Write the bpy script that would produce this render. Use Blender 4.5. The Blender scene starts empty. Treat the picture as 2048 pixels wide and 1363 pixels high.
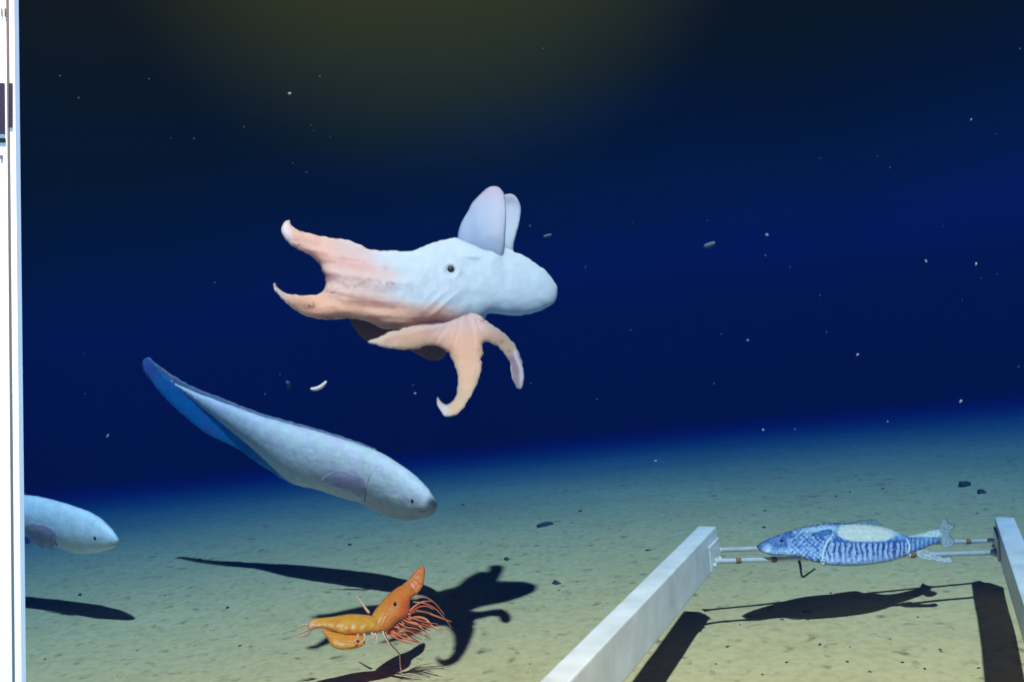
import bpy, bmesh, math, random
import numpy as np
from mathutils import Vector, Matrix, noise
from mathutils.geometry import delaunay_2d_cdt

random.seed(7)
C = bpy.context.scene.collection
SC = bpy.context.scene

# ------------------------------------------------------------------ camera
F_PX, H_CAM, HZ, ROLL = 1774.0, 0.86, 640.0, math.radians(5.0)
pitch = math.atan((HZ - 681.5) / F_PX)
_X = Vector((1, 0, 0)); FW = Vector((0, math.cos(pitch), math.sin(pitch))); _U = Vector((0, -math.sin(pitch), math.cos(pitch)))
UP = _U * math.cos(ROLL) + _X * math.sin(ROLL)
RT = _X * math.cos(ROLL) - _U * math.sin(ROLL)
CAM = Vector((0, 0, H_CAM))
cd = bpy.data.cameras.new('camera'); cam = bpy.data.objects.new('camera', cd); C.objects.link(cam)
cam.matrix_world = Matrix(((RT.x, UP.x, -FW.x, CAM.x), (RT.y, UP.y, -FW.y, CAM.y), (RT.z, UP.z, -FW.z, CAM.z), (0, 0, 0, 1)))
cd.sensor_width = 36.0; cd.lens = 36.0 * F_PX / 2048.0; cd.clip_end = 400; cd.clip_start = 0.02
cd.dof.use_dof = False
SC.camera = cam

# ------------------------------------------------------------------ light, water behind everything, exposure
SUN_EL, SUN_AZ = 63.0, -15.0            # light falls from above and a little behind the camera
e, a = math.radians(SUN_EL), math.radians(SUN_AZ)
LDIR = Vector((math.sin(a) * math.cos(e), math.cos(a) * math.cos(e), -math.sin(e)))
sd = bpy.data.lights.new('sun', 'SUN'); sun = bpy.data.objects.new('sun', sd); C.objects.link(sun)
sd.energy = 5.0; sd.angle = math.radians(1.3); sd.color = (1.0, 0.35, 0.125)
sun.rotation_euler = LDIR.to_track_quat('-Z', 'Y').to_euler(); sun.location = (0, -1, 4)
SC.view_settings.view_transform = 'Standard'; SC.view_settings.look = 'None'
SC.view_settings.gamma = 1.0; SC.view_settings.exposure = 3.25; SC.view_settings.use_curve_mapping = False

W = bpy.data.worlds.new('World'); SC.world = W; W.use_nodes = True
nt = W.node_tree; N = nt.nodes; L = nt.links
bg = N['Background']
tc = N.new('ShaderNodeTexCoord')
def vdot(v, src):
    n = N.new('ShaderNodeVectorMath'); n.operation = 'DOT_PRODUCT'; n.inputs[1].default_value = v
    L.new(src, n.inputs[0]); return n.outputs['Value']
def math_n(op, x, y=None, z=None):
    n = N.new('ShaderNodeMath'); n.operation = op
    for i, q in enumerate((x, y, z)):
        if q is None: continue
        if isinstance(q, (int, float)): n.inputs[i].default_value = q
        else: L.new(q, n.inputs[i])
    return n.outputs[0]
nzt = N.new('ShaderNodeTexNoise'); nzt.inputs['Scale'].default_value = 2.2; nzt.inputs['Detail'].default_value = 2
L.new(tc.outputs['Generated'], nzt.inputs['Vector'])
zc = vdot((0.10, 0, 1.0), tc.outputs['Generated'])
zn = math_n('ADD', zc, math_n('MULTIPLY', math_n('SUBTRACT', nzt.outputs['Fac'], 0.5), 0.16))
xc = vdot((1, 0, 0), tc.outputs['Generated'])
zz = math_n('SUBTRACT', zn, math_n('MULTIPLY', xc, 0.22))
rp = N.new('ShaderNodeValToRGB'); L.new(zz, rp.inputs['Fac'])
cr = rp.color_ramp; cr.interpolation = 'EASE'
cr.elements[0].position = 0.0; cr.elements[0].color = (0.0, 0.022, 0.095, 1)
cr.elements[1].position = 0.40; cr.elements[1].color = (0.013, 0.007, 0.001, 1)
for p, c in ((0.09, (0.0, 0.009, 0.036, 1)), (0.16, (0.001, 0.004, 0.016, 1)), (0.24, (0.006, 0.004, 0.004, 1))):
    el_ = cr.elements.new(p); el_.color = c
gd = vdot(Vector((-0.05, 1.0, 0.50)).normalized(), tc.outputs['Generated'])  # olive glow of a screen reflection, painted into the water backdrop
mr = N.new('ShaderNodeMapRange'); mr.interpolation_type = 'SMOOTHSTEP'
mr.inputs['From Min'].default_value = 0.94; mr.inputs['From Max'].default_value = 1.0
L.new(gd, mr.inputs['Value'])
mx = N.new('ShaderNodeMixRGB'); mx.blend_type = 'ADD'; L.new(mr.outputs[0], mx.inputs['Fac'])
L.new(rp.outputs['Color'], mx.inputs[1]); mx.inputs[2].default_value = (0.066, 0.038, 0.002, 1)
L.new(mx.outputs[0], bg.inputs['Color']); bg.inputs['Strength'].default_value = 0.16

# ------------------------------------------------------------------ helpers
def ray(px, py): return FW + RT * ((px - 1024.0) / F_PX) - UP * ((py - 681.5) / F_PX)
def at(px, py, d): return CAM + ray(px, py) * d
def gz(x, y):
    """height of the seabed: level near the camera, falling away in a long slope beyond"""
    t = max(0.0, y + .10 * x * (-1) - 3.3)
    fall = -.128 * (t * t / (t + 2.0)) if t > 0 else 0.0  # added drop-off, shaped so the far floor fades out into blue
    return fall + .012 * noise.noise(Vector((x * 1.1, y * 1.1, 0))) + .004 * noise.noise(Vector((x * 5, y * 5, 2)))
def on_ground(px, py):
    r = ray(px, py); d = .3
    while d < 60:
        p = CAM + r * d
        if p.z <= gz(p.x, p.y): return p
        d += .01
    return p
def on_plane(px, py, z):
    r = ray(px, py); return CAM + r * ((z - CAM.z) / r.z)
def tag(o, label=None, cat=None, group=None, kind=None):
    if label: o['label'] = label
    if cat: o['category'] = cat
    if group: o['group'] = group
    if kind: o['kind'] = kind
    return o
def empty(name, loc):
    o = bpy.data.objects.new(name, None); C.objects.link(o); o.location = loc; o.empty_display_size = 0.05
    return o
def link_mesh(name, verts, faces, mat, parent=None, loc=None, cols=None, smooth=True):
    base = Vector(parent['_w']) if parent is not None and '_w' in parent.keys() else (Vector(loc) if loc is not None else Vector((0, 0, 0)))
    me = bpy.data.meshes.new(name); me.from_pydata([tuple(Vector(v) - base) for v in verts], [], faces)
    me.validate(); me.update()
    bm = bmesh.new(); bm.from_mesh(me); bmesh.ops.recalc_face_normals(bm, faces=bm.faces); bm.to_mesh(me); bm.free()
    if cols is not None:
        at_ = me.color_attributes.new('pigment', 'FLOAT_COLOR', 'POINT')
        for i, c in enumerate(cols): at_.data[i].color = (c[0], c[1], c[2], 1)
    for p in me.polygons: p.use_smooth = smooth
    me.materials.append(mat)
    o = bpy.data.objects.new(name, me); C.objects.link(o)
    if parent is not None: o.parent = parent
    elif loc is not None: o.location = loc
    return o
def thing(name, loc, label, cat, group=None):
    o = empty(name, loc); WORLD[o.name] = Vector(loc); tag(o, label, cat, group); return o
WORLD = {}
def child(name, verts, faces, mat, root, cols=None, smooth=True, sub=None):
    """mesh given in world coordinates, parented to root (a thing at WORLD[root.name])"""
    base = WORLD[root.name]
    me_o = link_mesh(name, [Vector(v) - base for v in verts], faces, mat, None, None, cols, smooth)
    me_o.parent = root if sub is None else sub
    return me_o

class Front:
    """camera-side surface of a finished mesh: depth(px, py)"""
    def __init__(self, verts):
        V = np.array([tuple(Vector(v) - CAM) for v in verts]); D = V @ np.array(FW)
        self.x = 1024 + F_PX * (V @ np.array(RT)) / D; self.y = 681.5 - F_PX * (V @ np.array(UP)) / D; self.d = D
    def __call__(self, px, py):
        q = np.hypot(self.x - px, self.y - py); i = np.argsort(q)[:16]; d = self.d[i]; q = q[i]
        k = (d < d.min() + .012 + .002 * q); w = 1 / (q[k] + 1.5) ** 2; return float((d[k] * w).sum() / w.sum())
def closed_spline(pts, step):
    n = len(pts); out = []
    for i in range(n):
        p0, p1, p2, p3 = [np.array(pts[(i + k) % n], float) for k in (-1, 0, 1, 2)]
        seg = max(1, int(round(np.linalg.norm(p2 - p1) / step)))
        for s in range(seg):
            t = s / seg
            out.append(0.5 * ((2 * p1) + (-p0 + p2) * t + (2 * p0 - 5 * p1 + 4 * p2 - p3) * t * t + (-p0 + 3 * p1 - 3 * p2 + p3) * t ** 3))
    return np.array(out)
def inside(poly, X, Y):
    r = np.zeros(X.shape, bool); n = len(poly); j = n - 1
    for i in range(n):
        xi, yi = poly[i]; xj, yj = poly[j]
        c = ((yi > Y) != (yj > Y))
        with np.errstate(divide='ignore', invalid='ignore'):
            r ^= c & (X < (xj - xi) * (Y - yi) / (yj - yi + 1e-12) + xi)
        j = i
    return r
def pillow(pts, depth, k=0.8, kb=None, step=4.0, color=None, relief=None, tmax=1e9, edge=0.0, ragged=0.0, rim=None):
    """rounded solid with the given outline (photo px), centre depth depth(x,y) m; returns verts, faces, colours"""
    if kb is None: kb = k
    B = closed_spline(pts, step)
    if ragged:
        for i, p in enumerate(B):
            B[i] += np.array([noise.noise(Vector((p[0] * .11, p[1] * .11, 3.1))), noise.noise(Vector((p[0] * .11, p[1] * .11, 9.7)))]) * ragged
    x0, y0 = B.min(0) - 3; x1, y1 = B.max(0) + 3
    g = max(1.2, min(3.0, step * .6))
    gx = np.arange(x0, x1 + g, g); gy = np.arange(y0, y1 + g, g)
    X, Y = np.meshgrid(gx, gy); M = inside(B, X, Y).astype(float)
    u = np.zeros_like(X)
    for it in range(1600):
        s = np.zeros_like(u)
        s[1:-1, 1:-1] = (u[:-2, 1:-1] + u[2:, 1:-1] + u[1:-1, :-2] + u[1:-1, 2:]) * .25 + g * g
        u = s * M
    def su(x, y):
        fx = (x - x0) / g; fy = (y - y0) / g; i = int(fx); j = int(fy); i = min(max(i, 0), u.shape[1] - 2); j = min(max(j, 0), u.shape[0] - 2)
        a_, b_ = fx - i, fy - j
        return (u[j, i] * (1 - a_) + u[j, i + 1] * a_) * (1 - b_) + (u[j + 1, i] * (1 - a_) + u[j + 1, i + 1] * a_) * b_
    P = [tuple(p) for p in B]; nb = len(P)
    row = 0; yy = y0
    inner = []
    while yy < y1:
        xx = x0 + (row % 2) * step * .5
        while xx < x1:
            inner.append((xx, yy)); xx += step
        yy += step * .87; row += 1
    inner = np.array(inner)
    ok = inside(B, inner[:, 0], inner[:, 1])
    inner = inner[ok]
    d = np.min(np.hypot(inner[:, 0][:, None] - B[:, 0][None], inner[:, 1][:, None] - B[:, 1][None]), axis=1)
    inner = inner[d > step * .5]
    P += [tuple(p) for p in inner]
    vs, es, fs, ov, oe, of = delaunay_2d_cdt([Vector(p) for p in P], [(i, (i + 1) % nb) for i in range(nb)], [], 1, 1e-4)
    onb = [any(q < nb for q in o) for o in ov]
    verts = []; cols = []; back = {}
    nv = len(vs)
    T = []
    for i, v in enumerate(vs):
        t = 0.0 if onb[i] else math.sqrt(max(su(v.x, v.y), 0.0) * 1.0)
        t = min(t, tmax)
        dd = depth(v.x, v.y); m = dd / F_PX
        rl = relief(v.x, v.y) if (relief and not onb[i]) else 0.0
        T.append((t, dd))
        verts.append(at(v.x, v.y, dd - (t * k + rl) * m - (edge if not onb[i] else 0)))
        cc = color(v.x, v.y) if color else (1, 1, 1)
        if rim: cc = rim(cc, v.x, v.y, t)
        cols.append(cc)
    for i, v in enumerate(vs):
        if onb[i]: back[i] = i
        else:
            t, dd = T[i]; back[i] = len(verts)
            verts.append(at(v.x, v.y, dd + t * kb * dd / F_PX + edge)); cols.append(cols[i])
    faces = []
    for f in fs:
        faces.append(tuple(f))
        b = tuple(back[q] for q in reversed(f))
        if set(b) != set(f): faces.append(b)
    return verts, faces, cols
def tube(pts, radii, seg=8, verts=None, faces=None):
    """tapered tube through world points"""
    verts = [] if verts is None else verts; faces = [] if faces is None else faces
    pts = [Vector(p) for p in pts]; n = len(pts); rings = []
    prev = None
    for i, p in enumerate(pts):
        t = (pts[min(i + 1, n - 1)] - pts[max(i - 1, 0)]).normalized()
        if prev is None:
            s = t.cross(Vector((0, 0, 1)));
            if s.length < .1: s = t.cross(Vector((0, 1, 0)))
        else: s = prev - t * prev.dot(t)
        s.normalize(); prev = s; u_ = t.cross(s)
        b = len(verts); rings.append(b); r = radii[i] if hasattr(radii, '__len__') else radii
        for q in range(seg):
            an = 2 * math.pi * q / seg; verts.append(p + (s * math.cos(an) + u_ * math.sin(an)) * r)
    for i in range(n - 1):
        for q in range(seg):
            q2 = (q + 1) % seg
            faces.append((rings[i] + q, rings[i] + q2, rings[i + 1] + q2, rings[i + 1] + q))
    faces.append(tuple(rings[0] + q for q in reversed(range(seg)))); faces.append(tuple(rings[-1] + q for q in range(seg)))
    return verts, faces
def smooth_path(pp, n=6):
    out = []
    for i in range(len(pp) - 1):
        p0 = np.array(pp[max(i - 1, 0)], float); p1 = np.array(pp[i], float); p2 = np.array(pp[i + 1], float); p3 = np.array(pp[min(i + 2, len(pp) - 1)], float)
        for s in range(n):
            t = s / n
            out.append(tuple(0.5 * ((2 * p1) + (-p0 + p2) * t + (2 * p0 - 5 * p1 + 4 * p2 - p3) * t * t + (-p0 + 3 * p1 - 3 * p2 + p3) * t ** 3)))
    out.append(tuple(pp[-1])); return out
def px_tube(pp, r0, r1, seg=6, n=6):
    """pp: (x, y, depth) ; radii in px at that depth"""
    q = smooth_path(pp, n); m = len(q)
    return tube([at(*p) for p in q], [(r0 + (r1 - r0) * i / (m - 1)) * q[i][2] / F_PX for i in range(m)], seg)
def ball(center, r, scale=(1, 1, 1), rot=None, sub=2, jitter=0.0, seed=0):
    bm = bmesh.new(); bmesh.ops.create_icosphere(bm, subdivisions=sub, radius=1.0)
    vs = []
    for v in bm.verts:
        c = v.co.copy()
        if jitter: c *= 1 + jitter * noise.noise(c * 1.7 + Vector((seed * 3.3, seed, 0)))
        c = Vector((c.x * scale[0], c.y * scale[1], c.z * scale[2])) * r
        if rot is not None: c = rot @ c
        vs.append(c + Vector(center))
    fs = [tuple(v.index for v in f.verts) for f in bm.faces]; bm.free(); return vs, fs
def prism(A, du, dv, dw, bevel=0.004):
    """box from corner A spanned by three vectors, bevelled"""
    bm = bmesh.new(); vs = []
    for i in (0, 1):
        for j in (0, 1):
            for k in (0, 1): vs.append(bm.verts.new(A + du * i + dv * j + dw * k))
    for f in ((0, 1, 3, 2), (4, 6, 7, 5), (0, 4, 5, 1), (2, 3, 7, 6), (0, 2, 6, 4), (1, 5, 7, 3)): bm.faces.new([vs[q] for q in f])
    if bevel: bmesh.ops.bevel(bm, geom=list(bm.edges), offset=bevel, segments=2, profile=.6, affect='EDGES')
    bm.verts.index_update(); v = [x.co.copy() for x in bm.verts]; f = [tuple(x.index for x in y.verts) for y in bm.faces]; bm.free(); return v, f
def mix(a_, b_, t):
    t = min(max(t, 0), 1); return tuple(a_[i] * (1 - t) + b_[i] * t for i in range(3))
def ss(a_, b_, x):
    t = min(max((x - a_) / (b_ - a_), 0), 1); return t * t * (3 - 2 * t)
def nz(x, y, s=.05, z=0.): return noise.noise(Vector((x * s, y * s, z)))

# ------------------------------------------------------------------ materials
def mat(name, color=(.5, .5, .5), rough=.5, attr=False, sss=0.0, noise_amt=0.0, nscale=60, bump=0.0, bscale=120, metal=0.0, spec=.5, transl=0.0, emit=0.0, alpha=1.0, sssr=.04):
    m = bpy.data.materials.new(name); m.use_nodes = True; nt = m.node_tree; n = nt.nodes; l = nt.links
    p = n['Principled BSDF']; p.inputs['Roughness'].default_value = rough; p.inputs['Metallic'].default_value = metal
    p.inputs['Specular IOR Level'].default_value = spec; p.inputs['Base Color'].default_value = (*color, 1)
    src = None
    if attr:
        at_ = n.new('ShaderNodeAttribute'); at_.attribute_name = 'pigment'; src = at_.outputs['Color']
    if noise_amt or bump: 
        tcn = n.new('ShaderNodeTexCoord')
    if noise_amt:
        nn = n.new('ShaderNodeTexNoise'); nn.inputs['Scale'].default_value = nscale; nn.inputs['Detail'].default_value = 5; l.new(tcn.outputs['Object'], nn.inputs['Vector'])
        mrn = n.new('ShaderNodeMapRange'); mrn.inputs['From Min'].default_value = .3; mrn.inputs['From Max'].default_value = .7
        mrn.inputs['To Min'].default_value = 1 - noise_amt; mrn.inputs['To Max'].default_value = 1 + noise_amt * .35; l.new(nn.outputs['Fac'], mrn.inputs['Value'])
        mm = n.new('ShaderNodeVectorMath'); mm.operation = 'SCALE'
        if src is not None: l.new(src, mm.inputs[0])
        else: mm.inputs[0].default_value = color
        l.new(mrn.outputs[0], mm.inputs['Scale']); src = mm.outputs[0]
    if src is not None: l.new(src, p.inputs['Base Color'])
    if bump:
        nb_ = n.new('ShaderNodeTexNoise'); nb_.inputs['Scale'].default_value = bscale; nb_.inputs['Detail'].default_value = 6; l.new(tcn.outputs['Object'], nb_.inputs['Vector'])
        bp = n.new('ShaderNodeBump'); bp.inputs['Strength'].default_value = bump; bp.inputs['Distance'].default_value = .01; l.new(nb_.outputs['Fac'], bp.inputs['Height']); l.new(bp.outputs[0], p.inputs['Normal'])
    if sss:
        p.inputs['Subsurface Weight'].default_value = sss; p.inputs['Subsurface Radius'].default_value = (1.0, .8, .7); p.inputs['Subsurface Scale'].default_value = sssr
    if emit:
        p.inputs['Emission Color'].default_value = (*color, 1); p.inputs['Emission Strength'].default_value = emit
    if transl:
        tr = n.new('ShaderNodeBsdfTranslucent'); ms = n.new('ShaderNodeMixShader'); ms.inputs[0].default_value = transl
        if src is not None: l.new(src, tr.inputs['Color'])
        else: tr.inputs['Color'].default_value = (*color, 1)
        l.new(p.outputs[0], ms.inputs[1]); l.new(tr.outputs[0], ms.inputs[2]); out = ms.outputs[0]
    else: out = p.outputs[0]
    if alpha < 1:
        tp = n.new('ShaderNodeBsdfTransparent'); m2 = n.new('ShaderNodeMixShader'); m2.inputs[0].default_value = alpha
        l.new(tp.outputs[0], m2.inputs[1]); l.new(out, m2.inputs[2]); out = m2.outputs[0]
    l.new(out, n['Material Output'].inputs['Surface'])
    return m
M_OCT = mat('octopus_skin', attr=True, rough=.55, sss=.85, sssr=.06, noise_amt=.06, nscale=30, bump=.15, bscale=60, spec=.25, transl=.15)
M_FIN = mat('octopus_fin_skin', attr=True, rough=.55, sss=.5, sssr=.03, spec=.2, transl=.4)
M_WEB = mat('inner_web_skin', (.36, .13, .09), rough=.6, noise_amt=.3, nscale=25, transl=.2)
M_FISH = mat('fish_skin', attr=True, rough=.5, sss=.10, sssr=.015, noise_amt=.14, nscale=28, bump=.2, bscale=70, spec=.3)
M_FFIN = mat('fish_fin_skin', attr=True, rough=.5, transl=.6, noise_amt=.2, nscale=40, spec=.3, alpha=.78)
M_EYE = mat('eye_black', (.004, .016, .018), rough=.55)
M_DARK = mat('crease_dark', (.16, .16, .26), rough=.8)
M_FOLD = mat('skin_fold', (.42, .44, .55), rough=.8)
M_MACK = mat('mackerel_skin', attr=True, rough=.35, noise_amt=.22, nscale=90, bump=.35, bscale=150, spec=.6)
M_CORD = mat('white_cord', (.8, .8, .72), rough=.8)
M_SHR = mat('shrimp_shell', attr=True, rough=.42, sss=.3, sssr=.01, noise_amt=.14, nscale=55, bump=.3, bscale=80, spec=.5)
M_LEG = mat('shrimp_leg', (1.0, .27, .08), rough=.35, noise_amt=.2, nscale=80)
M_LEGD = mat('shrimp_leg_dark', (.95, .17, .05), rough=.4)
M_LEGW = mat('shrimp_swimmeret', (1.0, .46, .28), rough=.4)
M_PAINT = mat('white_paint', (.80, .80, .86), rough=.42, noise_amt=.20, nscale=14, bump=.12, bscale=40, spec=.4)
M_STEEL = mat('steel', (.90, .84, .84), rough=.22, metal=.1, noise_amt=.15, nscale=40)
M_RUST = mat('brown_band', (.30, .17, .08), rough=.8)
M_HOOK = mat('dull_hook', (.06, .06, .03), rough=.6)
M_STONE = mat('dark_stone', (.09, .085, .055), rough=.9, noise_amt=.4, nscale=60)
M_PALE = mat('pale_shell', (.75, .72, .6), rough=.8)
M_SNOW = mat('marine_snow', (.70, .66, .78), rough=.9, transl=.5)
M_SNOWD = mat('marine_snow_dim', (.17, .24, .42), rough=.9, transl=.5)

# ------------------------------------------------------------------ seabed
def seabed():
    xs = sorted(set([round(s * v, 4) for s in (-1, 1) for v in list(np.arange(0, 5, .045)) + list(np.arange(5, 12, .35)) + [14, 18, 24, 32, 40]]))
    ys = list(np.arange(-1.2, 6.5, .045)) + list(np.arange(6.5, 14, .3)) + [16, 20, 26, 34, 42, 50]
    V = []; F = []
    for y in ys:
        for x in xs:
            z = gz(x, y) + .0024 * noise.noise(Vector((x * 15, y * 15, 4))) - .016 * max(0, noise.noise(Vector((x * 7, y * 7, 14))) - .42)
            V.append((x, y, z))
    nx = len(xs)
    for j in range(len(ys) - 1):
        for i in range(nx - 1): F.append((j * nx + i, j * nx + i + 1, (j + 1) * nx + i + 1, (j + 1) * nx + i))
    m = bpy.data.materials.new('sediment'); m.use_nodes = True; n = m.node_tree.nodes; l = m.node_tree.links; p = n['Principled BSDF']
    p.inputs['Roughness'].default_value = .95; p.inputs['Specular IOR Level'].default_value = .1
    t = n.new('ShaderNodeTexCoord')
    n1 = n.new('ShaderNodeTexNoise'); n1.inputs['Scale'].default_value = 1.3; n1.inputs['Detail'].default_value = 8; n1.inputs['Roughness'].default_value = .62
    n2 = n.new('ShaderNodeTexNoise'); n2.inputs['Scale'].default_value = 38; n2.inputs['Detail'].default_value = 5
    n3 = n.new('ShaderNodeTexNoise'); n3.inputs['Scale'].default_value = 24; n3.inputs['Detail'].default_value = 3
    for q in (n1, n2, n3): l.new(t.outputs['Object'], q.inputs['Vector'])
    r1 = n.new('ShaderNodeValToRGB'); r1.color_ramp.elements[0].position = .3; r1.color_ramp.elements[0].color = (.92, .55, .235, 1)
    r1.color_ramp.elements[1].position = .7; r1.color_ramp.elements[1].color = (1.0, .62, .27, 1); l.new(n1.outputs['Fac'], r1.inputs['Fac'])
    r3 = n.new('ShaderNodeValToRGB'); r3.color_ramp.elements[0].position = .23; r3.color_ramp.elements[0].color = (.22, .24, .20, 1)
    r3.color_ramp.elements[1].position = .40; r3.color_ramp.elements[1].color = (1, 1, 1, 1); l.new(n3.outputs['Fac'], r3.inputs['Fac'])
    mm = n.new('ShaderNodeMixRGB'); mm.blend_type = 'MULTIPLY'; mm.inputs[0].default_value = .8; l.new(r1.outputs[0], mm.inputs[1]); l.new(r3.outputs[0], mm.inputs[2])
    r2 = n.new('ShaderNodeValToRGB'); r2.color_ramp.elements[0].position = .3; r2.color_ramp.elements[0].color = (.88, .88, .88, 1)
    r2.color_ramp.elements[1].position = .6; r2.color_ramp.elements[1].color = (1.05, 1.05, 1.05, 1); l.new(n2.outputs['Fac'], r2.inputs['Fac'])
    m2 = n.new('ShaderNodeMixRGB'); m2.blend_type = 'MULTIPLY'; m2.inputs[0].default_value = 1; l.new(mm.outputs[0], m2.inputs[1]); l.new(r2.outputs[0], m2.inputs[2])
    n4 = n.new('ShaderNodeTexNoise'); n4.inputs['Scale'].default_value = 9; n4.inputs['Detail'].default_value = 6; n4.inputs['Roughness'].default_value = .7; l.new(t.outputs['Object'], n4.inputs['Vector'])
    r4 = n.new('ShaderNodeValToRGB'); r4.color_ramp.elements[0].position = .33; r4.color_ramp.elements[0].color = (.72, .76, .72, 1); r4.color_ramp.elements[1].position = .5; r4.color_ramp.elements[1].color = (1, 1, 1, 1); l.new(n4.outputs['Fac'], r4.inputs['Fac'])
    m5 = n.new('ShaderNodeMixRGB'); m5.blend_type = 'MULTIPLY'; m5.inputs[0].default_value = .4; l.new(m2.outputs[0], m5.inputs[1]); l.new(r4.outputs[0], m5.inputs[2])
    l.new(m5.outputs[0], p.inputs['Base Color'])
    bp = n.new('ShaderNodeBump'); bp.inputs['Strength'].default_value = .22; bp.inputs['Distance'].default_value = .008; l.new(n2.outputs['Fac'], bp.inputs['Height']); l.new(bp.outputs[0], p.inputs['Normal'])
    tag(link_mesh('seabed', V, F, m), kind='structure')
seabed()

# ------------------------------------------------------------------ dumbo octopus
def z1(p): return (520 + .3742 * p[0], 350 + .3742 * p[1])
def zz1(l_): return [z1(p) for p in l_]
WHITE = (.55, .68, .90); TAN = (.74, .43, .34); PINK = (.66, .46, .50); LILAC = (.80, .68, .95); BROWN = (.20, .10, .07)
def d_body(x, y):
    d = 2.09 + .30 * (x - 560) / 550
    d -= .10 * ss(640, 540, x) * (1 if y > 520 else .2)
    return d - .0008 * (y - 560)
def c_body(x, y):
    n_ = nz(x, y, .02) * 40
    tl = ss(800, 690, x + n_ - (y - 520) * .45)
    low = ss(-28, 10, y - (602 + (x - 700) * .12) + n_ * .3) * ss(960, 880, x)
    c = mix(WHITE, PINK, tl * .8)
    ridge = math.exp(-((y - (505 + (x - 620) * .28)) / 14) ** 2) * ss(840, 760, x) * ss(600, 640, x)
    c = mix(c, (1.0, .38, .32), ridge * .22)
    c = mix(c, TAN, max(low, ss(700, 620, x) * .65) * .9)
    c = mix(c, LILAC, max(ss(592, 570, x) * ss(500, 470, y), ss(585, 555, x) * ss(560, 600, y)) * .9)
    sp = nz(x, y, .13, 5.)
    if 640 < x < 790: 
        band = math.exp(-((y - (570 - (x - 660) * .02)) / 9) ** 2)
        c = mix(c, (.5, .33, .33), band * ss(.0, .35, sp) * .8)
    if x < 730:
        for (bx, by, br) in ((612, 516, 12), (600, 508, 9), (596, 490, 9), (617, 612, 13), (625, 608, 8), (660, 638, 16), (690, 637, 12), (640, 528, 9), (664, 584, 7), (760, 646, 14)):
            q = math.exp(-((x - bx) / br) ** 2 - ((y - by) / (br * .35)) ** 2)
            c = mix(c, BROWN, q * ss(-.25, .2, nz(x, y, .2, 9.)) * .9)
    c = mix(c, (.42, .22, .15), math.exp(-((y - (655 - (x - 760) * .12)) / 6) ** 2) * ss(700, 760, x) * ss(905, 870, x) * .7)
    return c
def relief_body(x, y):
    r = 2.6 * nz(x, y, .022, 1.) + 1.6 * nz(x, y, .06, 2.) + .7 * nz(x, y, .16, 5.)
    r += ss(880, 760, x) * (3.4 * noise.noise(Vector((x * .010, (y - (x - 640) * .12) * .075, 8.))) + 1.6 * noise.noise(Vector((x * .02, (y - (x - 640) * .12) * .19, 3.))))
    # folds converging from the web to the head
    w = ss(870, 780, x) * ss(590, 640, x)
    r += w * (2.0 * math.sin((y - 540 - (x - 700) * .16) * .17))
    # small groove and swelling under the fins, brow over the eye
    r += 7 * math.exp(-((x - 948) / 20) ** 2 - ((y - (512 + ((x - 948) / 20) ** 2 * -3)) / 4.5) ** 2)
    r += 6 * math.exp(-((x - 985) / 14) ** 2 - ((y - 512) / 20) ** 2)
    r += 5 * math.exp(-((math.hypot(x - 901, y - 541) - 15) / 5) ** 2) * (.35 + .65 * ss(-10, 10, (x - 901) - (y - 541)))
    r -= 7 * math.exp(-((x - 901) / 9) ** 2 - ((y - 541) / 9) ** 2)
    for q in range(4):
        r += 3.0 * math.exp(-((y - 615 - (x - 880 + q * 26) * -.9) / 5) ** 2) * ss(840, 870, x) * ss(970, 940, x) * ss(570, 600, y)
    return r
octo = thing('dumbo_octopus', at(900, 560, 2.36), 'pale blue and tan octopus with two raised ear fins and curled webbed arms', 'octopus')
body_pts = zz1([(158, 240), (166, 268), (200, 293), (260, 310), (330, 327), (420, 340), (480, 350), (530, 368), (570, 390), (620, 401), (700, 403), (760, 406), (820, 402), (880, 378), (960, 350), (1060, 332),
    (1150, 338), (1250, 362), (1340, 400), (1400, 425), (1460, 462), (1520, 505), (1568, 560), (1590, 610), (1586, 655), (1560, 692), (1520, 715), (1470, 735), (1400, 750), (1330, 750), (1280, 742), (1240, 738), (1212, 745),
    (1200, 772), (1160, 772), (1130, 770), (1060, 785), (1000, 790), (960, 785), (900, 792), (840, 800), (790, 815), (740, 823), (690, 822), (640, 815), (600, 795), (560, 778), (520, 770), (460, 766), (400, 772), (330, 771), (260, 755), (200, 727), (150, 692), (105, 650),
    (80, 615), (72, 578), (82, 572), (95, 600), (120, 622), (160, 636), (220, 641), (280, 641), (322, 630), (346, 603), (347, 565), (336, 525), (320, 485), (292, 448), (260, 425), (230, 410), (190, 390), (150, 360), (120, 320), (114, 280), (130, 250)])
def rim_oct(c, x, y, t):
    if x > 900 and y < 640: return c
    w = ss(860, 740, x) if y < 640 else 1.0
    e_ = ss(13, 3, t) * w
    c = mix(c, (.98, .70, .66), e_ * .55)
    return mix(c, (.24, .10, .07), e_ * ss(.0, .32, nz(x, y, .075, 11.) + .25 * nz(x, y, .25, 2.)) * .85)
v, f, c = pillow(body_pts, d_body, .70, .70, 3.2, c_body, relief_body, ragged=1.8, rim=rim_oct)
obody = child('body', v, f, M_OCT, octo, c); ofd = Front(v)(900, 541)
def d_star(x, y):
    d = 2.205 - .0009 * (max(y, 620) - 640)
    d -= .12 * ss(700, 830, y) * ss(1000, 940, x)
    d += .10 * ss(960, 1050, x) - .13 * ss(900, 730, x)
    return d
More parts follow.
